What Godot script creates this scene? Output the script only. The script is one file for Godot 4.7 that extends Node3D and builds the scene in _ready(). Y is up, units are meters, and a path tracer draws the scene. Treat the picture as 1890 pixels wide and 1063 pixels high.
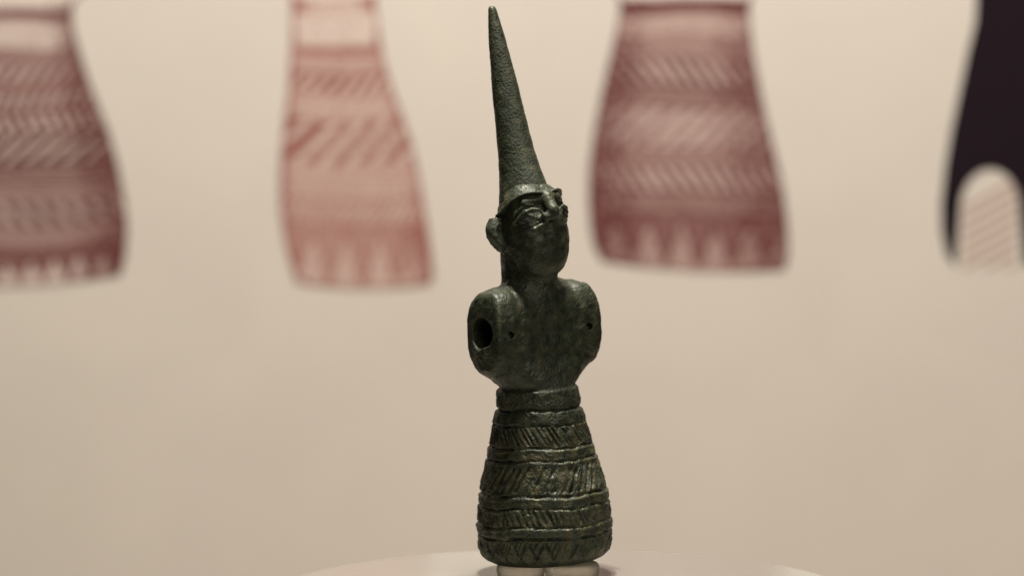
extends Node3D
# A small weathered bronze figurine with a tall conical cap, on a round acrylic plinth in a museum case,
# in front of a cream panel printed with drawings of such figurines.
# The figurine is modelled in units of 0.115 mm (PX metres).

const PX := 0.000115
const YAW := 38.0            # the figurine faces to the viewer's right
const LEAN := 2.8            # and leans a little
const CYAW := 0.7880
const SYAW := 0.6157

var lumps := FastNoiseLite.new()
var grit := FastNoiseLite.new()
var bronze: StandardMaterial3D
var worn_bronze: StandardMaterial3D


func _ready() -> void:
	# ---------------------------------------------------------------- camera
	var cam := Camera3D.new()
	cam.name = "camera"
	add_child(cam)
	var elev := deg_to_rad(6.0)
	var aim := Vector3(0, 0.0614, 0)
	cam.position = aim + Vector3(0, sin(elev), cos(elev)) * 0.9
	cam.look_at(aim, Vector3.UP)
	var lens := CameraAttributesPhysical.new()
	lens.frustum_focal_length = 257.6
	lens.frustum_focus_distance = 0.893
	lens.frustum_near = 0.05
	lens.frustum_far = 20.0
	lens.exposure_aperture = 16.5
	cam.attributes = lens
	cam.fov = 7.77
	cam.near = 0.05
	cam.far = 20.0
	cam.current = true
	# ---------------------------------------------------------------- light
	var env := Environment.new()
	env.background_mode = Environment.BG_COLOR
	env.background_color = Color(0, 0, 0)
	env.tonemap_mode = Environment.TONE_MAPPER_LINEAR
	env.tonemap_exposure = 1.0
	env.sdfgi_enabled = true
	env.ssao_enabled = true
	env.ssil_enabled = true
	var we := WorldEnvironment.new()
	we.name = "world_environment"
	we.environment = env
	add_child(we)
	spot("case_lamp", Vector3(-0.02, 0.55, 0.01), Vector3(0.0, 0.06, 0.0), 0.25, 0.012, 22.0)
	spot("wall_lamp", Vector3(0.01, 0.51, -0.01), Vector3(0.01, 0.04, -0.3), 0.362, 0.05, 60.0)
	var room := AreaLight3D.new()          # the dim gallery in front of the case
	room.name = "gallery_light"
	room.area_size = Vector2(1.2, 0.5)
	room.light_color = Color(1.0, 0.96, 0.90)
	room.light_energy = 0.88
	room.shadow_enabled = true
	add_child(room)
	room.position = Vector3(0.7, 0.9, 1.3)
	room.look_at(Vector3(0, 0.05, 0), Vector3.UP)

	lumps.seed = 5
	lumps.noise_type = FastNoiseLite.TYPE_SIMPLEX_SMOOTH
	lumps.frequency = 0.035
	lumps.fractal_octaves = 2
	grit.seed = 11
	grit.noise_type = FastNoiseLite.TYPE_SIMPLEX_SMOOTH
	grit.frequency = 0.16
	grit.fractal_octaves = 2
	bronze = make_bronze()
	worn_bronze = make_bronze(true)

	build_setting()
	build_panel()
	build_plinth()
	build_figurine()


func spot(called: String, from: Vector3, to: Vector3, energy: float, size: float, angle: float) -> void:
	var l := SpotLight3D.new()
	l.name = called
	l.light_energy = energy
	l.light_color = Color(1.0, 0.97, 0.915)
	l.light_size = size
	l.spot_angle = angle
	l.spot_angle_attenuation = 0.6
	l.spot_range = 6.0
	l.spot_attenuation = 2.0
	l.shadow_enabled = true
	add_child(l)
	l.position = from
	l.look_at(to, Vector3.FORWARD)


# ==================================================================== helpers

func lin(r: float, g: float, b: float) -> Color:
	return Color(r, g, b).linear_to_srgb()


func tag(o: Node, label: String, category: String, group := "", kind := "") -> void:
	o.set_meta("label", label)
	if category:
		o.set_meta("category", category)
	if group:
		o.set_meta("group", group)
	if kind:
		o.set_meta("kind", kind)


func thing(called: String, label: String, category: String, group := "") -> Node3D:
	var o := Node3D.new()
	o.name = called
	add_child(o, true)
	tag(o, label, category, group)
	return o


func put(called: String, mesh: Mesh, m: Material, parent: Node) -> MeshInstance3D:
	var o := MeshInstance3D.new()
	o.name = called
	o.mesh = mesh
	o.material_override = m
	parent.add_child(o, true)
	return o


func commit(v: PackedVector3Array, idx: PackedInt32Array, uv := PackedVector2Array(), outward := true) -> ArrayMesh:
	# smooth normals from the faces; winding as given is counter-clockwise seen from outside, turned here
	var n := PackedVector3Array()
	n.resize(v.size())
	var k := 0
	while k < idx.size():
		var a := idx[k]
		var b := idx[k + 1]
		var c := idx[k + 2]
		var f := (v[b] - v[a]).cross(v[c] - v[a])
		n[a] += f
		n[b] += f
		n[c] += f
		if outward:
			idx[k + 1] = c
			idx[k + 2] = b
		k += 3
	for i in n.size():
		n[i] = (n[i] * 1e8).normalized()
	var arr := []
	arr.resize(Mesh.ARRAY_MAX)
	arr[Mesh.ARRAY_VERTEX] = v
	arr[Mesh.ARRAY_NORMAL] = n
	if uv.size():
		arr[Mesh.ARRAY_TEX_UV] = uv
	arr[Mesh.ARRAY_INDEX] = idx
	var m := ArrayMesh.new()
	m.add_surface_from_arrays(Mesh.PRIMITIVE_TRIANGLES, arr)
	return m


func lathe(profile: PackedVector2Array, sides: int, wobble := 0.0, squash := 1.0) -> ArrayMesh:
	# profile of (radius, height) from the bottom up
	var v := PackedVector3Array()
	var idx := PackedInt32Array()
	var rows := profile.size()
	for r in rows:
		for s in sides:
			var t := TAU * s / sides
			var w := 1.0 + wobble * (sin(2.0 * t + 0.7) + 0.6 * sin(3.0 * t + 2.1))
			v.append(Vector3(cos(t) * profile[r].x * w, profile[r].y, -sin(t) * profile[r].x * w * squash))
	for r in rows - 1:
		for s in sides:
			var a := r * sides + s
			var b := r * sides + (s + 1) % sides
			idx.append_array([a, b, b + sides, a, b + sides, a + sides])
	return commit(v, idx)


func noise_texture(seed_: int, freq: float, octaves: int, colors: PackedColorArray, stops: PackedFloat32Array, size := 512, kind := FastNoiseLite.TYPE_SIMPLEX_SMOOTH) -> NoiseTexture2D:
	var f := FastNoiseLite.new()
	f.seed = seed_
	f.noise_type = kind
	f.frequency = freq
	f.fractal_octaves = octaves
	var t := NoiseTexture2D.new()
	t.width = size
	t.height = size
	t.seamless = true
	t.noise = f
	if colors.size():
		var g := Gradient.new()
		g.colors = colors
		g.offsets = stops
		t.color_ramp = g
	return t


func make_bronze(worn := false) -> StandardMaterial3D:
	var m := StandardMaterial3D.new()
	m.resource_name = "worn bronze" if worn else "weathered bronze"
	m.uv1_triplanar = true
	m.uv1_scale = Vector3.ONE * 38.0
	m.albedo_texture = noise_texture(3, 0.008, 6, PackedColorArray([
		lin(0.018, 0.017, 0.011), lin(0.019, 0.026, 0.016), lin(0.027, 0.035, 0.020), lin(0.036, 0.042, 0.022), lin(0.085, 0.082, 0.032) if worn else lin(0.050, 0.056, 0.027), lin(0.062, 0.048, 0.028), lin(0.085, 0.100, 0.060)]),
		PackedFloat32Array([0.14, 0.27, 0.42, 0.54, 0.66, 0.78, 0.92] if worn else [0.14, 0.30, 0.46, 0.62, 0.76, 0.86, 0.97]), 1024)
	m.metallic = 0.2
	m.metallic_specular = 0.5
	m.roughness = 1.0
	m.roughness_texture = noise_texture(8, 0.02, 4, PackedColorArray([lin(0.10, 0.10, 0.10), lin(0.24, 0.24, 0.24), lin(0.40, 0.40, 0.40)]), PackedFloat32Array([0.2, 0.5, 0.85]), 512)
	m.roughness_texture_channel = BaseMaterial3D.TEXTURE_CHANNEL_RED
	var h := noise_texture(21, 0.045, 4, PackedColorArray(), PackedFloat32Array(), 1024)
	m.heightmap_enabled = true
	m.heightmap_texture = h
	m.heightmap_scale = 0.009
	return m


# ==================================================================== setting

func build_setting() -> void:
	var floor_mat := StandardMaterial3D.new()
	floor_mat.albedo_color = lin(0.46, 0.41, 0.34)
	floor_mat.roughness = 0.8
	var b := BoxMesh.new()
	b.size = Vector3(0.9, 0.02, 0.75)
	var o := put("case_floor", b, floor_mat, self)
	o.position = Vector3(0, -0.13, -0.02)
	tag(o, "plain cream floor of the museum case under the plinth", "floor", "", "structure")


# ==================================================================== panel with its prints

const WALL_Z := -0.30
const INK := 0.0001536        # one drawing unit on the panel, metres

func wall(x: float, y: float) -> Vector2:
	return Vector2((x - 945.0) * INK, 0.0299 - (y - 531.5) * INK * 1.0055)


func build_panel() -> void:
	var t := thing("display_panel", "cream display panel behind the figurine with four large printed drawings", "display panel")
	t.position = Vector3(0, -0.12, WALL_Z)
	var m := StandardMaterial3D.new()
	m.resource_name = "cream printed board"
	m.albedo_texture = noise_texture(31, 0.01, 3, PackedColorArray([lin(0.640, 0.586, 0.540), lin(0.660, 0.606, 0.558)]), PackedFloat32Array([0.2, 0.8]), 256)
	m.uv1_triplanar = true
	m.uv1_scale = Vector3.ONE * 6.0
	m.roughness = 0.75
	var b := BoxMesh.new()
	b.size = Vector3(0.64, 0.44, 0.012)
	var o := put("board", b, m, t)
	o.position = Vector3(0, 0.22, -0.006)

	var d: MeshInstance3D
	d = drawing(t, [[-160, -262, 362], [-60, -190, 262], [-10, -62, 160], [8, -36, 140], [35, -30, 137], [62, -36, 141], [100, -48, 151], [150, -66, 166], [190, -80, 180], [250, -102, 203], [310, -120, 219], [380, -130, 231], [430, -136, 236], [490, -134, 231], [518, -124, 221]], Vector3(524, 20, 0), 0)
	tag(d, "brown printed drawing of a banded skirt, cut by the left picture edge", "")
	d = drawing(t, [[-160, 470, 760], [-60, 516, 722], [-6, 540, 694], [30, 541, 697], [80, 540, 704], [120, 537, 711], [170, 534, 726], [220, 527, 745], [270, 521, 762], [330, 517, 775], [390, 518, 785], [450, 526, 794], [505, 541, 800], [523, 547, 795]], Vector3(516, -2, 0), 1)
	tag(d, "pale pink printed drawing of a narrow skirt left of the figurine", "")
	d = drawing(t, [[-160, 1040, 1500], [-60, 1100, 1420], [-8, 1140, 1384], [20, 1144, 1380], [70, 1135, 1384], [130, 1120, 1394], [200, 1105, 1409], [260, 1094, 1424], [320, 1087, 1440], [380, 1086, 1450], [430, 1090, 1455], [465, 1097, 1455], [490, 1112, 1448]], Vector3(492, -16, 0), 2)
	tag(d, "dark red printed drawing of a wide banded skirt right of the figurine", "")
	section(t)


var paper := Color(0.845, 0.795, 0.765)


func soft(a: float, b: float, x: float) -> float:
	return smoothstep(a, b, x)


func hash1(n: float) -> float:
	return fposmod(sin(n * 127.1 + 3.7) * 43758.5453, 1.0)


# bands of the three skirt drawings: from, to, kind, ink, period, slope
const BANDS := [
	[[22, 40, "solid", 0.75, 1, 0.0], [40, 92, "solid", 0.10, 1, 0.0], [92, 120, "ruled", 0.62, 7, 0.0], [120, 150, "cuts", 0.62, 24, 0.9], [150, 168, "solid", 0.5, 1, 0.0], [168, 198, "cuts", 0.66, 21, 0.7], [198, 206, "solid", 0.6, 1, 0.0], [206, 240, "cuts", 0.66, 22, -0.5],
		[240, 296, "cuts", 0.80, 37, 1.1], [296, 345, "ruled", 0.80, 9, 0.0], [345, 366, "ruled", 0.6, 7, 0.0], [366, 408, "cuts", 0.74, 34, -0.6], [408, 446, "ruled", 0.58, 6, 0.0], [446, 458, "solid", 0.62, 1, 0.0], [458, 530, "teeth", 0.78, 44, 0.0]],
	[[-2, 24, "spots", 0.55, 112, 0.0], [24, 84, "solid", 0.05, 1, 0.0], [84, 96, "solid", 0.55, 1, 0.0], [96, 134, "ruled", 0.38, 8, 0.0], [134, 168, "cuts", 0.60, 26, 0.8], [168, 216, "ruled", 0.30, 8, 0.0], [216, 292, "cuts", 0.52, 48, 1.0],
		[292, 360, "ruled", 0.34, 9, 0.0], [360, 392, "cuts", 0.42, 17, 0.6], [392, 402, "solid", 0.30, 1, 0.0], [402, 530, "teeth", 0.48, 62, 0.0]],
	[[6, 30, "solid", 0.80, 1, 0.0], [30, 72, "solid", 0.24, 1, 0.0], [72, 112, "ruled", 0.50, 7, 0.0], [112, 160, "cuts", 0.62, 24, -0.8], [160, 200, "ruled", 0.68, 7, 0.0], [200, 272, "cuts", 0.42, 34, 0.9], [272, 300, "ruled", 0.52, 7, 0.0],
		[300, 350, "cuts", 0.50, 24, -0.7], [350, 392, "ruled", 0.66, 7, 0.0], [392, 500, "teeth", 0.70, 62, 0.0]]]


func band(style: int, x: float, y: float, u: float) -> float:
	# share of ink at a place of a skirt drawing; x and y in drawing units, u across the skirt from -1 to 1
	var q: float = y - [0.0, 6.0, -4.0][style] * (1.0 - u * u) + 2.5 * sin(x * 0.03 + y * 0.02)
	var ink := 0.0
	for b in BANDS[style]:
		if q < b[0] or q >= b[1]:
			continue
		var full: float = b[3]
		var per: float = b[4]
		if q - b[0] < 3.0:
			return minf(1.0, full + 0.15)
		match b[2]:
			"solid":
				ink = full
			"ruled":
				ink = full * (0.30 + 1.0 * (1.0 - soft(0.16, 0.34, absf(fposmod(q / per, 1.0) - 0.5))))
			"cuts":
				var g: float = (x + (q - b[0]) * (b[5] as float)) / per
				var one: float = 0.45 + 0.55 * hash1(floorf(g) + style * 17.0 + b[0])
				ink = full * (0.05 + (0.72 + 0.55 * one) * (1.0 - soft(0.14 + 0.10 * one, 0.30 + 0.08 * one, absf(fposmod(g, 1.0) - 0.5))))
				if fposmod(q * 0.7 + x * 0.5, 9.0) < 2.4:
					ink = minf(1.0, ink + 0.2)
			"teeth":
				var tri := absf(fposmod(x / per + 0.2, 1.0) - 0.5) * 2.0
				var edge: float = 0.10 * sin(x * 0.13 + q * 0.2) + (q - b[0] - 6.0) / (b[1] - b[0] - 22.0)
				ink = full * [0.16, 0.40, 0.42][style]
				if absf(tri - edge) < 0.12:
					ink = full * 1.1
				elif tri > edge:
					ink = full * (0.6 + 0.6 * (1.0 - soft(1.2, 2.6, absf(fposmod(q + x, 9.0) - 4.5))))
			"spots":
				ink = full * (0.25 + 0.75 * soft(0.5, 0.9, absf(u)))
	return ink


func drawing(parent: Node3D, sides: Array, bottom: Vector3, style: int) -> MeshInstance3D:
	var rows := 40
	var cols := 8
	var y0 := sides[0][0] as float
	var y1 := sides[-1][0] as float
	var v := PackedVector3Array()
	var uv := PackedVector2Array()
	var idx := PackedInt32Array()
	for r in rows + 1:
		var t := float(r) / rows
		var y := lerpf(y0, y1, t)
		var e := edges(sides, y)
		for c in cols + 1:
			var s := float(c) / cols
			var drop := (bottom.y * (0.5 - s) + 10.0 * (1.0 - pow(2.0 * s - 1.0, 2.0))) * soft(0.0, 1.0, maxf(0.0, y) / y1)
			var w := wall(lerpf(e.x, e.y, s), y + drop)
			v.append(Vector3(w.x, w.y + 0.12, 0.0003))
			uv.append(Vector2(s, t))
	for r in rows:
		for c in cols:
			var a := r * (cols + 1) + c
			idx.append_array([a, a + cols + 1, a + 1, a + 1, a + cols + 1, a + cols + 2])
	# the print: ruled and hatched lines in one ink
	var ink_color: Color = [Color(0.325, 0.105, 0.105), Color(0.47, 0.175, 0.145), Color(0.315, 0.074, 0.078)][style]
	var tone: float = [0.05, 0.07, 0.05][style]
	var share: float = [1.05, 1.05, 1.08][style]
	var w := 240
	var h := 420
	var im := Image.create(w, h, false, Image.FORMAT_RGB8)
	for j in h:
		var y := lerpf(y0, y1, (j + 0.5) / h)
		var e := edges(sides, y)
		for i in w:
			var s := (i + 0.5) / w
			var x := lerpf(e.x, e.y, s)
			var u := 2.0 * s - 1.0
			var ink := 0.0
			var side := 0.0
			if y > [4.0, -8.0, 2.0][style]:
				ink = band(style, x, y, u) * share
				# stippled shading towards the sides of the skirt
				if style == 0:
					side = 0.62 * soft(0.35, 1.0, u) + 0.15 * soft(0.3, 1.0, -u)
				elif style == 1:
					side = 0.16 * soft(0.72, 1.0, u) + 0.16 * soft(0.70, 1.0, -u) + 0.30 * soft(0.45, 0.8, u) * soft(395.0, 430.0, y)
				else:
					side = 0.50 * soft(0.15, 0.95, u) + 0.62 * soft(0.30, 0.95, -u)
					if y < 75.0 and y > 22.0:
						side *= 0.45
				var dots := hash1(floorf(x / 2.2) * 13.0 + floorf(y / 2.2) * 0.618)
				side = minf(1.0, side + tone)
				ink = maxf(ink, 1.0 if dots < side * 0.9 else ink)
				if y > 492.0 and style == 0 and u < 0.4:
					ink *= 0.55
			else:
				ink = tone * 0.3
			var rim := minf(x - e.x, e.y - x)
			if rim < [6.0, 7.0, 6.0][style] + 2.5 * sin(y * 0.11):
				ink = maxf(ink, [0.9, 0.62, 0.9][style])
			if y1 - y < 5.0:
				ink = maxf(ink, 0.75 if absf(u) > 0.5 else 0.45)
			im.set_pixel(i, j, paper.lerp(ink_color, ink))
	var m := StandardMaterial3D.new()
	m.resource_name = "printed drawing"
	m.albedo_texture = ImageTexture.create_from_image(im)
	m.roughness = 0.7
	return put("printed_drawing", commit(v, idx, uv), m, parent)


func edges(sides: Array, y: float) -> Vector2:
	for k in sides.size() - 1:
		if y <= sides[k + 1][0]:
			var t := clampf((y - sides[k][0]) / (sides[k + 1][0] - sides[k][0]), 0.0, 1.0)
			return Vector2(lerpf(sides[k][1], sides[k + 1][1], t), lerpf(sides[k][2], sides[k + 1][2], t))
	return Vector2(sides[-1][1], sides[-1][2])


func section(parent: Node3D) -> void:
	# the cross-section drawing: solid dark with a hatched hollow that opens downwards
	var outline := PackedVector2Array()
	for p in [[1770, -160], [1792, -60], [1797, 0], [1795, 45], [1782, 100], [1768, 170], [1754, 240], [1743, 310], [1736, 380], [1738, 430], [1748, 470], [1764, 492]]:
		outline.append(Vector2(p[0], p[1]))
	for k in 25:
		var a := PI - PI * k / 24.0
		outline.append(Vector2(1826.0 + 54.0 * cos(a), 384.0 - 72.0 * sin(a)))
	outline.append(Vector2(1890, 488))
	for p in [[1908, 490], [1930, 470], [1946, 430], [1952, 370], [1944, 290], [1925, 200], [1932, 100], [1925, 30], [1915, -20], [1960, -160]]:
		outline.append(Vector2(p[0], p[1]))
	# hollow runs from its arch straight down to the hem on both sides
	var tris := Geometry2D.triangulate_polygon(outline)
	var v := PackedVector3Array()
	for p in outline:
		var w := wall(p.x, p.y)
		v.append(Vector3(w.x, w.y + 0.12, 0.0003))
	var idx := PackedInt32Array()
	var k := 0
	while k < tris.size():
		var a := tris[k]
		var b := tris[k + 1]
		var c := tris[k + 2]
		if (v[b] - v[a]).cross(v[c] - v[a]).z < 0.0:
			var s := b
			b = c
			c = s
		idx.append_array([a, b, c])
		k += 3
	var m := StandardMaterial3D.new()
	m.resource_name = "black printing ink"
	m.albedo_color = Color(0.11, 0.068, 0.105)
	m.metallic_specular = 0.25
	m.roughness = 0.7
	var o := put("printed_drawing", commit(v, idx), m, parent)
	tag(o, "solid black printed cross-section with a pale arched hollow, at the right edge", "")
	# thin hatching in the hollow
	var hv := PackedVector3Array()
	var hi := PackedInt32Array()
	for n in 10:
		var y := 334.0 + n * 22.0
		var half := 53.0 * sqrt(clampf(1.0 - pow(maxf(0.0, 384.0 - y - 8.0) / 72.0, 2.0), 0.0, 1.0))
		var xa := 1826.0 - half + 3.0
		var xb := 1826.0 + half - 3.0
		var slope := 0.55
		if y + (1826.0 - xa) * slope > 492.0:
			xa = 1826.0 - (492.0 - y) / slope
		if xa > xb - 4.0:
			continue
		var ya := y + (1826.0 - xa) * slope
		var yb := y + (1826.0 - xb) * slope
		if yb < 312.0 or ya < 316.0:
			continue
		var at := hv.size()
		for p in [[xa, ya], [xb, yb], [xb, yb + 9.0], [xa, ya + 9.0]]:
			var w := wall(p[0], p[1])
			hv.append(Vector3(w.x, w.y + 0.12, 0.0002))
		hi.append_array([at, at + 2, at + 1, at, at + 3, at + 2])
	var hm := StandardMaterial3D.new()
	hm.albedo_color = Color(0.72, 0.60, 0.57)
	hm.roughness = 0.7
	var hatch := put("hatching", commit(hv, hi), hm, o)
	hatch.set_meta("kind", "stuff")


# ==================================================================== plinth and its pads

func build_plinth() -> void:
	var t := thing("round_plinth", "low round glossy off-white acrylic plinth carrying the bronze figurine", "plinth")
	t.position = Vector3(0.0106, -0.12, 0.0299)
	var m := StandardMaterial3D.new()
	m.resource_name = "off-white acrylic"
	m.albedo_color = lin(0.28, 0.262, 0.238)
	m.roughness = 0.17
	m.metallic_specular = 0.5
	var r := 0.0632
	var p := PackedVector2Array([Vector2(0, 0.1), Vector2(r - 0.001, 0.1), Vector2(r, 0.101)])
	for k in 9:
		var a := PI / 2 * k / 8.0
		p.append(Vector2(r - 0.0012 + 0.0012 * cos(a), 0.1188 + 0.0012 * sin(a)))
	p.append(Vector2(r * 0.6, 0.12))
	p.append(Vector2(0.0, 0.12))
	put("disc", lathe(p, 160), m, t)
	var q := PackedVector2Array([Vector2(0, 0), Vector2(0.034, 0), Vector2(0.034, 0.099), Vector2(0, 0.099)])
	put("column", lathe(q, 80), m, t)

	var wax := StandardMaterial3D.new()
	wax.resource_name = "translucent pad"
	wax.albedo_color = Color(1.0, 0.985, 0.92, 0.05)
	wax.roughness = 0.55
	wax.transparency = BaseMaterial3D.TRANSPARENCY_ALPHA
	wax.refraction_enabled = true
	wax.refraction_scale = 0.04
	var info := [[961.0, 44.5, 34.0, "milky translucent pad under the left front of the skirt, split by a seam"], [1056.0, 50.0, 34.0, "milky translucent pad under the right front of the skirt"]]
	for k in 2:
		var r2: float = info[k][1] * PX
		var h := 26.5 * PX
		var prof := PackedVector2Array()
		prof.append(Vector2(0, 0))
		for j in 13:
			var a := -PI / 2 + PI * j / 12.0
			var y := h * 0.5 + h * 0.5 * signf(sin(a)) * pow(absf(sin(a)), 0.8)
			var rad := r2 * (0.84 + 0.16 * pow(maxf(cos(a), 0.0), 0.7))
			if k == 0 and j == 4:
				rad *= 0.965
			prof.append(Vector2(rad, y))
		prof.append(Vector2(0, h))
		var o := put("support_pad", lathe(prof, 64, 0.018, 0.9), wax, self)
		o.position = Vector3((info[k][0] - 945.0) * PX, 0.0001, info[k][2] * PX)
		tag(o, info[k][3], "pad", "pads between figurine and plinth")


# ==================================================================== figurine

func build_figurine() -> void:
	var fig := thing("bronze_figurine", "small dark green bronze figurine with tall pointed cap, armless shoulders and engraved skirt", "figurine")
	fig.position = Vector3((1008.0 - 945.0) * PX, 26.0 * PX, 0)
	fig.basis = Basis(Vector3(0, 0, 1), deg_to_rad(LEAN)) * Basis(Vector3.UP, deg_to_rad(YAW))
	var t0 := Time.get_ticks_msec()
	build_hat(fig)
	build_skirt(fig)
	print("skirt ", Time.get_ticks_msec() - t0)
	build_body(fig)
	print("body ", Time.get_ticks_msec() - t0)


func build_hat(fig: Node3D) -> void:
	var tip := Vector3(0, 1029, -82)
	var sides := 260
	var v := PackedVector3Array()
	var idx := PackedInt32Array()
	var prof := [[0.0, 0.0], [0.001, 0.07], [0.005, 0.12], [0.012, 0.152], [0.022, 0.172], [0.086, 0.25], [0.183, 0.344], [0.282, 0.417], [0.381, 0.50], [0.48, 0.563], [0.58, 0.618], [0.677, 0.667], [0.776, 0.728], [0.876, 0.82], [0.945, 0.92], [1.0, 1.0]]
	var base := Vector3(1.5, 675, -16)
	var slope := 0.50
	var rows := 300
	var count := 0
	for r in rows + 1:
		var t := pow(float(r) / rows, 1.0)
		if r < 8:
			t = 0.003 * r * r / 8.0
		var f := 0.0
		for k in prof.size() - 1:
			if t >= prof[k][0]:
				f = lerpf(prof[k][1], prof[k + 1][1], clampf((t - prof[k][0]) / (prof[k + 1][0] - prof[k][0]), 0.0, 1.0))
		var c := tip.lerp(base, t)
		for s in sides:
			var a := TAU * s / sides
			var rad := 46.0 * f * (1.0 + 0.05 * cos(3.0 * (a - 1.15)) * soft(0.02, 0.2, t))
			var d := Vector3(cos(a), 0, sin(a))
			d.y = slope * d.z * soft(0.5, 1.0, t)
			var p := c + d * rad
			p += Vector3(d.x, 0, d.z) * ((0.7 * lumps.get_noise_3dv(p * 0.8) + 0.55 * grit.get_noise_3dv(p)) * soft(0.0, 0.06, t))
			v.append(p * PX)
		count += 1
	# the flare down to the brim, its rounded lip and its underside
	for q in 18:
		var t := (q + 1) / 12.0
		for s in sides:
			var a := TAU * s / sides
			var fr := 1.0 + 0.05 * cos(3.0 * (a - 1.15))
			var top := base + Vector3(cos(a) * fr, slope * sin(a) * fr, sin(a) * fr) * 46.0
			var rim := Vector3(cos(a) * 65.0, 0, sin(a) * 55.0)
			rim.y = 659.0 + 0.52 * rim.z + 20.0 * absf(cos(a)) * maxf(sin(a), 0.0)
			var low := Vector3(top.x * 1.02, rim.y + 4.0 + (top.z - rim.z) * 0.4, top.z)
			var p: Vector3
			if q < 12:
				var m := 1.0 - t
				p = top * m * m + low * 2.0 * m * t + rim * t * t
			else:
				var w := (q - 11) / 6.0
				var lip := sin(minf(w * 3.0, 1.0) * PI * 0.5)
				p = rim + Vector3(0, -6.0 * minf(w * 2.5, 1.0), 0) + Vector3(cos(a), 0, sin(a)) * (1.6 * sin(minf(w * 2.5, 1.0) * PI) - 30.0 * maxf(0.0, w - 0.4)) + Vector3(0, lip * 0.2, 0)
			var wob := 1.6 * lumps.get_noise_3dv(p * 1.6) + 0.7 * grit.get_noise_3dv(p)
			p += Vector3(cos(a), 0.6, sin(a)) * wob
			v.append(p * PX)
		count += 1
	for r in count - 1:
		for s in sides:
			var a := r * sides + s
			var b := r * sides + (s + 1) % sides
			idx.append_array([a, b, b + sides, a, b + sides, a + sides])
	put("conical_cap", commit(v, idx), bronze, fig)


# the skirt: left and right edge at a height of the upright figurine, from the belt down
const SKIRT := [[712, 76, 74], [738, 78, 79], [760, 82, 83], [780, 86, 90], [810, 92, 98], [830, 96, 103], [850, 101, 110], [870, 107, 116], [890, 112, 121], [915, 118, 125], [950, 123, 127], [970, 125, 127], [990, 125, 125], [1005, 124, 125], [1018, 120, 119], [1027, 112, 108], [1032, 102, 96], [1035, 86, 80], [1036, 0, 0]]


func gro(d: float, w: float) -> float:
	return exp(-d * d / (w * w))


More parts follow.
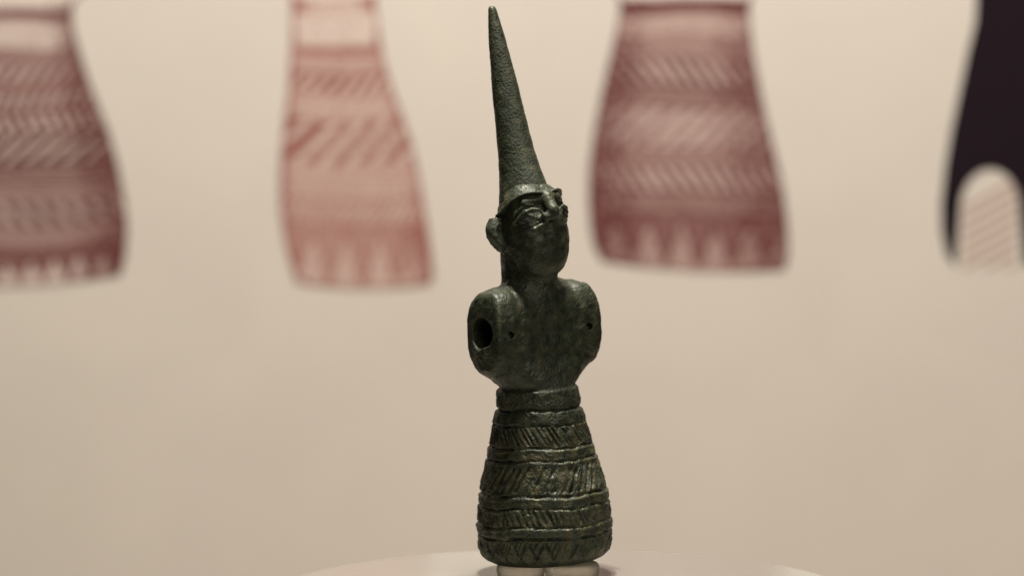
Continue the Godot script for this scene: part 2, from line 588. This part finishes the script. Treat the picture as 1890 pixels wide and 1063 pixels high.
func engraved(phi: float, y: float, arc: float) -> float:
	# depth (negative) of the engraving at an angle and a height; the numbers are those of a hand that never repeats itself
	var wave := 1.8 * sin(phi * 2.0 + 0.4) + 1.2 * sin(phi * 5.0 + 1.3) + 2.0 * lumps.get_noise_2d(arc * 0.6, y * 0.4)
	var h := y + wave
	var e := 0.0
	var kept := clampf(0.85 + 1.3 * lumps.get_noise_2d(arc * 0.7 + 300.0, y * 0.7), 0.1, 1.3)
	var ring := clampf(0.85 + 1.2 * lumps.get_noise_2d(arc * 0.8, y * 0.3 + 700.0), 0.25, 1.25)
	e -= 5.0 * gro(h - 747.0, 2.6) + 1.5 * gro(h - 745.0, 6.0)
	e -= 4.5 * gro(h - 774.5, 2.4) * ring
	e -= (4.6 * gro(h - 815.0, 2.0) + 4.8 * gro(h - 838.0, 2.1)) * ring
	e -= (5.6 * gro(h - 901.0, 2.5) + 4.6 * gro(h - 923.0, 2.0)) * ring
	e -= (4.6 * gro(h - 957.0, 1.9) + 5.2 * gro(h - 978.5, 2.3)) * ring
	# the lower lip of each groove stands a little proud
	e += 1.3 * gro(h - 907.0, 2.2) + 1.2 * gro(h - 928.5, 2.0) + 1.2 * gro(h - 963.0, 2.2) + 1.0 * gro(h - 843.5, 2.2) + 1.0 * gro(h - 820.5, 2.2)
	# rounded ridges between paired grooves
	e += 0.8 * gro(h - 762.0, 8.0) + 0.4 * gro(h - 826.5, 7.0) + 0.5 * gro(h - 912.0, 6.5) + 0.5 * gro(h - 967.5, 6.0)
	var s := 0.0
	var p := 0.0
	var n := 0.0
	if h > 776.0 and h < 813.0:            # slanting cuts, down to the right
		s = (arc - (h - 776.0) * 0.78) / 14.0
		n = floorf(s)
		p = (s - n - 0.5 + 0.24 * (hash1(n) - 0.5)) * 14.0
		e -= (2.0 + 3.6 * hash1(n + 50.0)) * gro(p, 2.2 + 1.6 * hash1(n + 8.0)) * soft(776.0, 781.0, h) * soft(813.0, 808.0, h) * kept
	elif h > 840.0 and h < 899.0:          # feathered cuts, down to the left
		s = (arc + (h - 840.0) * 0.56) / 18.0
		n = floorf(s)
		p = (s - n - 0.5 + 0.3 * (hash1(n + 7.0) - 0.5)) * 18.0
		e -= (2.2 + 4.0 * hash1(n + 90.0)) * gro(p, 3.0 + 2.0 * hash1(n + 28.0)) * soft(841.0 + 10.0 * hash1(n + 3.0), 853.0, h) * soft(899.0, 890.0, h) * kept
		s = (arc + (h - 840.0) * 0.72) / 6.0
		n = floorf(s)
		p = (s - n - 0.5) * 6.0
		e -= 1.4 * hash1(n + 33.0) * gro(p, 1.5) * kept
	elif h > 925.0 and h < 956.0:          # steep cuts, down to the right
		s = (arc - (h - 925.0) * 0.42) / 12.0
		n = floorf(s)
		p = (s - n - 0.5 + 0.2 * (hash1(n + 19.0) - 0.5)) * 12.0
		e -= (2.0 + 3.2 * hash1(n + 70.0)) * gro(p, 2.5) * soft(925.0, 929.0, h) * soft(956.0, 952.0, h) * kept
	elif h > 980.0 and h < 1024.0:         # a row of hatched triangles
		s = arc / 31.0
		n = floorf(s)
		var tri := absf(s - n - 0.5) * 2.0
		var rise := (h - 984.0) / 31.0
		e -= (3.4 + 2.4 * hash1(n + 5.0)) * gro((tri - rise) * 13.0, 2.4) * soft(982.0, 987.0, h) * soft(1021.0, 1014.0, h)
		if tri > rise + 0.15:
			p = fposmod(arc + h * 0.5, 9.0) - 4.5
			e -= 2.6 * gro(p, 1.6) * soft(982.0, 987.0, h) * kept
	return e


func skirt_row(y: float) -> Vector2:
	for k in SKIRT.size() - 1:
		if y <= SKIRT[k + 1][0]:
			var t := clampf((y - SKIRT[k][0]) / float(SKIRT[k + 1][0] - SKIRT[k][0]), 0.0, 1.0)
			return Vector2(lerpf(SKIRT[k][1], SKIRT[k + 1][1], t), lerpf(SKIRT[k][2], SKIRT[k + 1][2], t))
	return Vector2.ZERO


func build_skirt(fig: Node3D) -> void:
	var cuts := [["belt", 708.0, 747.0], ["raised_band", 747.0, 774.5], ["engraved_band", 774.5, 815.0], ["raised_band", 815.0, 838.0], ["engraved_band", 838.0, 901.0], ["raised_band", 901.0, 923.0],
		["engraved_band", 923.0, 957.0], ["raised_band", 957.0, 978.5], ["triangle_band", 978.5, 1036.0]]
	var sides := 640
	# all rows at once so that neighbouring bands share their edge and its normals
	var ys := PackedFloat32Array()
	var row_of := []
	for c in cuts:
		row_of.append(ys.size())
		var n := int(ceil((c[2] - c[1]) / 1.05))
		for k in n:
			ys.append(lerpf(c[1], c[2], float(k) / n))
	row_of.append(ys.size())
	ys.append(1036.0)
	var v := PackedVector3Array()
	var nrm := PackedVector3Array()
	for y in ys:
		var e := skirt_row(y)
		if y < 714.0:
			e *= 1.0 - 0.10 * pow((714.0 - y) / 6.0, 2.0)
		var mid := (e.y - e.x) * 0.5
		var rad := (e.x + e.y) * 0.5
		for s in sides:
			var phi := TAU * s / sides
			var k := clampf((1034.0 - y) / 8.0, 0.0, 1.0)
			var d := engraved(phi, y, phi * 119.0) * k * 0.95 if y > 714.0 else 0.0
			var q := Vector3(cos(phi) * rad, 1035.0 - y, sin(phi) * rad)
			d += (2.4 * lumps.get_noise_3dv(q * 0.9) + 1.0 * grit.get_noise_3dv(q)) * k
			var rr := rad + d
			v.append(Vector3(cos(phi) * rr + mid * CYAW, q.y, -sin(phi) * rr - mid * SYAW) * PX)
	var rows := ys.size()
	nrm.resize(v.size())
	for r in rows:
		for s in sides:
			var a := v[mini(r + 1, rows - 1) * sides + s] - v[maxi(r - 1, 0) * sides + s]
			var b := v[r * sides + (s + 1) % sides] - v[r * sides + (s + sides - 1) % sides]
			nrm[r * sides + s] = (a * 1e4).cross(b * 1e4).normalized() if b.length_squared() > 0.0 else Vector3.DOWN
	var skirt := Node3D.new()
	skirt.name = "skirt"
	fig.add_child(skirt, true)
	for c in cuts.size():
		var r0: int = row_of[c]
		var r1: int = row_of[c + 1]
		var arr := []
		arr.resize(Mesh.ARRAY_MAX)
		arr[Mesh.ARRAY_VERTEX] = v.slice(r0 * sides, (r1 + 1) * sides)
		arr[Mesh.ARRAY_NORMAL] = nrm.slice(r0 * sides, (r1 + 1) * sides)
		var idx := PackedInt32Array()
		for r in r1 - r0:
			for s in sides:
				var a := r * sides + s
				var b := r * sides + (s + 1) % sides
				idx.append_array([a, b, b + sides, a, b + sides, a + sides])
		arr[Mesh.ARRAY_INDEX] = idx
		var m := ArrayMesh.new()
		m.add_surface_from_arrays(Mesh.PRIMITIVE_TRIANGLES, arr)
		put(cuts[c][0], m, bronze if c < 2 else worn_bronze, fig if c == 0 else skirt)


# -------------------------------------------------------------------- head, neck and torso as one distance field

const PITCH := 0.21           # the head is thrown back
var hu := Vector3(0, cos(PITCH), -sin(PITCH))
var hf := Vector3(0, sin(PITCH), cos(PITCH))


func smin(a: float, b: float, k: float) -> float:
	var h := maxf(k - absf(a - b), 0.0) / k
	return minf(a, b) - h * h * k * 0.25


func cap(p: Vector3, a: Vector3, b: Vector3, ra: float, rb: float) -> float:
	var ab := b - a
	var t := clampf((p - a).dot(ab) / ab.length_squared(), 0.0, 1.0)
	return p.distance_to(a + ab * t) - lerpf(ra, rb, t)


func ell(p: Vector3, r: Vector3) -> float:
	var k := (p / r).length()
	var g := (p / (r * r)).length()
	return k * (k - 1.0) / maxf(g, 1e-6)


func sup(p: Vector3, r: Vector3, n: float) -> float:
	var q := (p / r).abs()
	var k := pow(pow(q.x, n) + pow(q.y, n) + pow(q.z, n), 1.0 / n)
	return (k - 1.0) * minf(r.x, minf(r.y, r.z))


func torso_at(p: Vector3) -> float:
	var x := absf(p.x)
	# the bar of the shoulders with its cut-off arms
	var q := Vector2((p.y - 441.0 + 5.0 * soft(70.0, 122.0, x)) / 73.5, p.z / 49.0)
	var bar := (pow(pow(absf(q.x), 3.0) + pow(absf(q.y), 3.0), 1.0 / 3.0) - 1.0) * 49.0
	var endd := x - 124.0 + 0.0015 * pow(p.y - 425.0, 2.0)
	var k := 8.0
	var w := Vector2(maxf(bar + k, 0.0), maxf(endd + k, 0.0))
	var d := minf(maxf(bar + k, endd + k), 0.0) + w.length() - k
	# chest between the arms, a little recessed
	if p.z > 0.0:
		d += (2.4 * gro(x - 71.0, 8.0) + 1.2 * soft(74.0, 64.0, x)) * soft(395.0, 450.0, p.y) * soft(0.0, 20.0, p.z)
	# down to the waist
	var rx := lerpf(72.0, 127.0, clampf((p.y - 329.0) / 40.0, 0.0, 1.0))
	var rz := lerpf(69.0, 50.0, clampf((p.y - 325.0) / 65.0, 0.0, 1.0)) - 22.0 * soft(390.0, 448.0, p.y)
	var e := (Vector2(p.x / rx, p.z / rz).length() - 1.0) * minf(rx, rz) * 0.8
	e = maxf(e, maxf(p.y - 450.0, 300.0 - p.y))
	d = smin(d, e, 14.0)
	# neck
	var nk := Vector2(p.x, p.z + 9.0).length() - 51.0
	nk = maxf(nk, maxf(p.y - 640.0, 440.0 - p.y))
	d = smin(d, nk, 16.0)
	# slope from the neck to the shoulders
	d = smin(d, cap(Vector3(x, p.y, p.z), Vector3(30, 505, -6), Vector3(84, 489, -2), 24.0, 22.0), 12.0)
	# arm sockets and the pin holes through the arms
	var hole := Vector2(p.y - 437.0, p.z * 0.92).length() - 28.5 + 1.5 * sin(atan2(p.z, p.y - 437.0) * 3.0)
	hole = maxf(hole, 74.0 - x)
	d = -smin(-d, hole, 3.0)
	var pin := Vector2(x - 92.0, p.y - 432.0 + p.x * 0.02).length() - 7.0
	pin = maxf(pin, 36.0 - p.z)
	d = -smin(-d, pin, 2.0)
	return d


func ear_at(x: float, hy: float, hz: float) -> float:
	var e := ell(Vector3(x - 65.0, hy - 55.0 + (x - 68.0) * 0.12, hz + 10.0 + (x - 68.0) * 0.2), Vector3(20.0 + 0.16 * (hy - 50.0), 36.0, 14.0))
	e = maxf(e, (x - 65.0) * 0.86 - (hy - 55.0) * 0.51 - 17.0)
	e = maxf(e, maxf(hy - 85.5, (x - 65.0) * 0.75 + (hy - 55.0) * 0.66 - 25.5))
	return maxf(e, -ell(Vector3(x - 67.0, hy - 54.0, hz - 6.0), Vector3(11.0, 21.0, 7.5)))


func nose_at(x: float, p: Vector3) -> float:
	var d := cap(p, Vector3(0, 107, 67), Vector3(0, 79, 84), 12.5, 11.5)
	return smin(d, cap(p, Vector3(0, 71, 84), Vector3(13, 68, 77), 10.0, 8.5), 5.0)


func arc_at(p: Vector3, line: Array[Vector3], thick: float) -> float:
	# a drawn-out ridge, thinner towards both ends
	var d := 99.0
	var n := line.size() - 1
	for k in n:
		var ra := thick * (0.6 + 0.4 * sin(PI * k / n))
		var rb := thick * (0.6 + 0.4 * sin(PI * (k + 1) / n))
		d = minf(d, cap(p, line[k], line[k + 1], ra, rb))
	return d


const UPPER_LID: Array[Vector3] = [Vector3(61, 66, 39), Vector3(57, 75, 50), Vector3(48, 83, 61), Vector3(36, 86, 69), Vector3(25, 83, 74), Vector3(18, 73, 76)]
const LOWER_LID: Array[Vector3] = [Vector3(61, 66, 39), Vector3(55, 59, 51), Vector3(41, 56.5, 61), Vector3(28, 61, 70), Vector3(18, 73, 76)]
const BROW_FOLD: Array[Vector3] = [Vector3(59, 80, 38), Vector3(53, 90, 50), Vector3(40, 96, 60), Vector3(26, 95, 68)]


func eye_at(p: Vector3) -> float:
	var d := ell(p - Vector3(37, 69, 50), Vector3(20, 12, 12.5))
	d = smin(d, arc_at(p, UPPER_LID, 3.5), 2.0)
	return smin(d, arc_at(p, LOWER_LID, 1.2), 3.0)


func head_at(place: Vector3) -> float:
	var h := place - Vector3(0, 0, 7)
	# h: across, up and forward in the axes of the head; the face is alike on both sides
	var x := absf(h.x)
	var p := Vector3(x, h.y, h.z)
	var q := Vector3(x, h.y - 60.0, h.z - 10.0)
	var d := sup(q, Vector3(60.5, 84.0, 62.0), 2.7 if q.z > 0.0 else 2.1)
	# jaw and chin
	d = smin(d, sup(Vector3(x, h.y - 8.0, h.z - 26.0), Vector3(45.0, 46.0, 36.0), 2.2), 18.0)
	d = smin(d, ell(Vector3(x, h.y + 6.0, h.z - 47.0), Vector3(24.0, 16.0, 16.0)), 14.0)
	if h.z > 5.0:
		# sockets under the brim
		d = -smin(-d, ell(p - Vector3(36.0, 86.0, 76.0), Vector3(26.0, 17.0, 15.0)), 8.0)
		# brow
		d = smin(d, cap(p, Vector3(6, 104, 68), Vector3(42, 101, 55), 6.0, 5.0), 6.0)
		if h.x > -6.0:
			d = smin(d, cap(h, Vector3(4, 107, 67), Vector3(27, 105, 61), 11.0, 10.0), 6.0)
		d = smin(d, nose_at(x, p), 5.0)
		d = smin(d, eye_at(p), 2.5)
		var fold := arc_at(p, BROW_FOLD, 1.5)
		d = smin(d, fold, 2.5)
		# cheek folds and mouth
		d = smin(d, cap(p, Vector3(13, 59, 75), Vector3(38, 49, 66.5), 3.2, 2.0), 3.0)
		var lip := cap(p, Vector3(0, 42, 69), Vector3(20, 39, 64), 5.0, 3.0)
		lip = minf(lip, cap(p, Vector3(0, 32, 67), Vector3(16, 33, 63), 5.0, 3.0))
		d = smin(d, lip, 5.0)
		d = -smin(-d, cap(p, Vector3(0, 37.5, 74), Vector3(18, 36, 68), 1.2, 0.8), 2.5)
	if x > 36.0:
		d = smin(d, ear_at(x, h.y, h.z), 5.0)
	return d


func field(p: Vector3) -> float:
	var d := 1e3
	if p.y < 640.0:
		d = torso_at(p)
	if p.y > 515.0:
		var r := p - Vector3(0, 560, 0)
		var h := head_at(Vector3(r.x, r.dot(hu), r.dot(hf)))
		d = smin(d, h, 12.0)
	return d


func detail(p: Vector3) -> float:
	return 1.2 * lumps.get_noise_3dv(p) + 0.55 * grit.get_noise_3dv(p)


const CELL := 1.4
const LO := Vector3(-135, 318, -78)
const NX := 192
const NY := 276
const NZ := 124
var grid := PackedFloat32Array()
var slabs: Array = []


func fill_slab(n: int) -> void:
	# four layers of cells in y; blocks of 4x4x4 that the surface cannot reach are left out
	var y0 := n * 4
	var plane := NX * NZ
	var s := PackedFloat32Array()
	s.resize(plane * 4)
	s.fill(50.0)
	for bz in NZ / 4:
		for bx in NX / 4:
			var c := LO + Vector3(bx * 4 + 1.5, y0 + 1.5, bz * 4 + 1.5) * CELL
			var d := field(c)
			if absf(d) > 4.0 * CELL * 1.5 + 2.0:
				if d < 0.0:
					for j in 4:
						for k in 4:
							for i in 4:
								s[j * plane + (bz * 4 + k) * NX + bx * 4 + i] = -50.0
				continue
			for j in 4:
				for k in 4:
					for i in 4:
						var p := LO + Vector3(bx * 4 + i, y0 + j, bz * 4 + k) * CELL
						s[j * plane + (bz * 4 + k) * NX + bx * 4 + i] = field(p) + detail(p)
	slabs[n] = s


func part_at(p: Vector3) -> int:
	# which part of the casting a place belongs to: 0 torso, 1 head, 2 nose, 3 4 eyes, 5 6 ears, 7 8 cut arms
	if p.y < 530.0:
		if absf(p.x) > 75.0 and p.y > 376.0:
			return 7 if p.x < 0.0 else 8
		return 0
	var r := p - Vector3(0, 560, 0)
	var h := Vector3(r.x, r.dot(hu), r.dot(hf) - 7.0)
	var x := absf(h.x)
	if h.y < -20.0 - 0.1 * h.z:
		return 0
	if x > 52.0 and ear_at(x, h.y, h.z) < 3.0:
		return 5 if h.x < 0.0 else 6
	if h.z > 30.0:
		var q := Vector3(x, h.y, h.z)
		if nose_at(x, q) < 2.2 and h.y < 106.0:
			return 2
		if eye_at(q) < 2.2:
			return 3 if h.x < 0.0 else 4
	return 1


func build_body(fig: Node3D) -> void:
	slabs.resize(NY / 4)
	var job := WorkerThreadPool.add_group_task(fill_slab, NY / 4, -1, true)
	WorkerThreadPool.wait_for_group_task_completion(job)
	for s in slabs:
		grid.append_array(s)
	var plane := NX * NZ
	# surface nets: one vertex in each cell that the surface crosses
	var v := PackedVector3Array()
	var g := PackedVector3Array()
	var at := PackedInt32Array()
	at.resize(grid.size())
	at.fill(-1)
	var cells := PackedInt32Array()
	for j in NY - 1:
		for k in NZ - 1:
			var row := j * plane + k * NX
			for i in NX - 1:
				var o := row + i
				var a := grid[o]
				if absf(a) > 45.0:
					continue
				var b := grid[o + 1]
				var c := grid[o + NX]
				var d := grid[o + NX + 1]
				var e := grid[o + plane]
				var f := grid[o + plane + 1]
				var h := grid[o + plane + NX]
				var m := grid[o + plane + NX + 1]
				var neg := int(a < 0.0) + int(b < 0.0) + int(c < 0.0) + int(d < 0.0) + int(e < 0.0) + int(f < 0.0) + int(h < 0.0) + int(m < 0.0)
				if neg == 0 or neg == 8:
					continue
				var sum := Vector3.ZERO
				var n := 0
				if (a < 0.0) != (b < 0.0):
					sum += Vector3(a / (a - b), 0, 0); n += 1
				if (c < 0.0) != (d < 0.0):
					sum += Vector3(c / (c - d), 0, 1); n += 1
				if (e < 0.0) != (f < 0.0):
					sum += Vector3(e / (e - f), 1, 0); n += 1
				if (h < 0.0) != (m < 0.0):
					sum += Vector3(h / (h - m), 1, 1); n += 1
				if (a < 0.0) != (c < 0.0):
					sum += Vector3(0, 0, a / (a - c)); n += 1
				if (b < 0.0) != (d < 0.0):
					sum += Vector3(1, 0, b / (b - d)); n += 1
				if (e < 0.0) != (h < 0.0):
					sum += Vector3(0, 1, e / (e - h)); n += 1
				if (f < 0.0) != (m < 0.0):
					sum += Vector3(1, 1, f / (f - m)); n += 1
				if (a < 0.0) != (e < 0.0):
					sum += Vector3(0, a / (a - e), 0); n += 1
				if (b < 0.0) != (f < 0.0):
					sum += Vector3(1, b / (b - f), 0); n += 1
				if (c < 0.0) != (h < 0.0):
					sum += Vector3(0, c / (c - h), 1); n += 1
				if (d < 0.0) != (m < 0.0):
					sum += Vector3(1, d / (d - m), 1); n += 1
				at[o] = v.size()
				cells.append(o)
				v.append(LO + (Vector3(i, j, k) + sum / n) * CELL)
				g.append(Vector3(b - a + d - c + f - e + m - h, e - a + f - b + h - c + m - d, c - a + d - b + h - e + m - f))
	# quads, sorted into the parts
	var tri := []
	for n in 9:
		tri.append(PackedInt32Array())
	var step := [1, plane, NX]
	for o in cells:
		var a := grid[o]
		for ax in 3:
			var b := grid[o + step[ax]]
			if (a < 0.0) == (b < 0.0):
				continue
			var u: int = step[(ax + 1) % 3]
			var w: int = step[(ax + 2) % 3]
			if o - u - w < 0:
				continue
			var q0 := at[o]
			var q1 := at[o - u]
			var q2 := at[o - u - w]
			var q3 := at[o - w]
			if q0 < 0 or q1 < 0 or q2 < 0 or q3 < 0:
				continue
			var part := part_at((v[q0] + v[q2]) * 0.5)
			var t: PackedInt32Array = tri[part]
			if (v[q1] - v[q0]).cross(v[q2] - v[q0]).dot(g[q0] + g[q2]) > 0.0:
				t.append_array([q0, q2, q1, q0, q3, q2])
			else:
				t.append_array([q0, q1, q2, q0, q2, q3])
			tri[part] = t
	# smooth normals over the whole casting, so that no seam shows between parts
	var nrm := PackedVector3Array()
	nrm.resize(v.size())
	for t in tri:
		var k := 0
		while k < t.size():
			var f: Vector3 = (v[t[k + 2]] - v[t[k]]).cross(v[t[k + 1]] - v[t[k]])
			nrm[t[k]] += f
			nrm[t[k + 1]] += f
			nrm[t[k + 2]] += f
			k += 3
	var names := ["torso", "head", "nose", "eye", "eye", "ear", "ear", "cut_off_arm", "cut_off_arm"]
	var made := []
	for n in 9:
		var used := {}
		var pv := PackedVector3Array()
		var pn := PackedVector3Array()
		var pi := PackedInt32Array()
		for i in tri[n]:
			if not used.has(i):
				used[i] = pv.size()
				pv.append(v[i] * PX)
				pn.append(nrm[i].normalized())
			pi.append(used[i])
		var arr := []
		arr.resize(Mesh.ARRAY_MAX)
		arr[Mesh.ARRAY_VERTEX] = pv
		arr[Mesh.ARRAY_NORMAL] = pn
		arr[Mesh.ARRAY_INDEX] = pi
		var m := ArrayMesh.new()
		if pv.size():
			m.add_surface_from_arrays(Mesh.PRIMITIVE_TRIANGLES, arr)
		var parent: Node = fig
		if n >= 2:
			parent = made[1] if n < 7 else made[0]
		made.append(put(names[n], m, bronze, parent))
	made[7].set_meta("label", "cut-off arm with a large round socket facing the camera")
	print("vertices ", v.size())
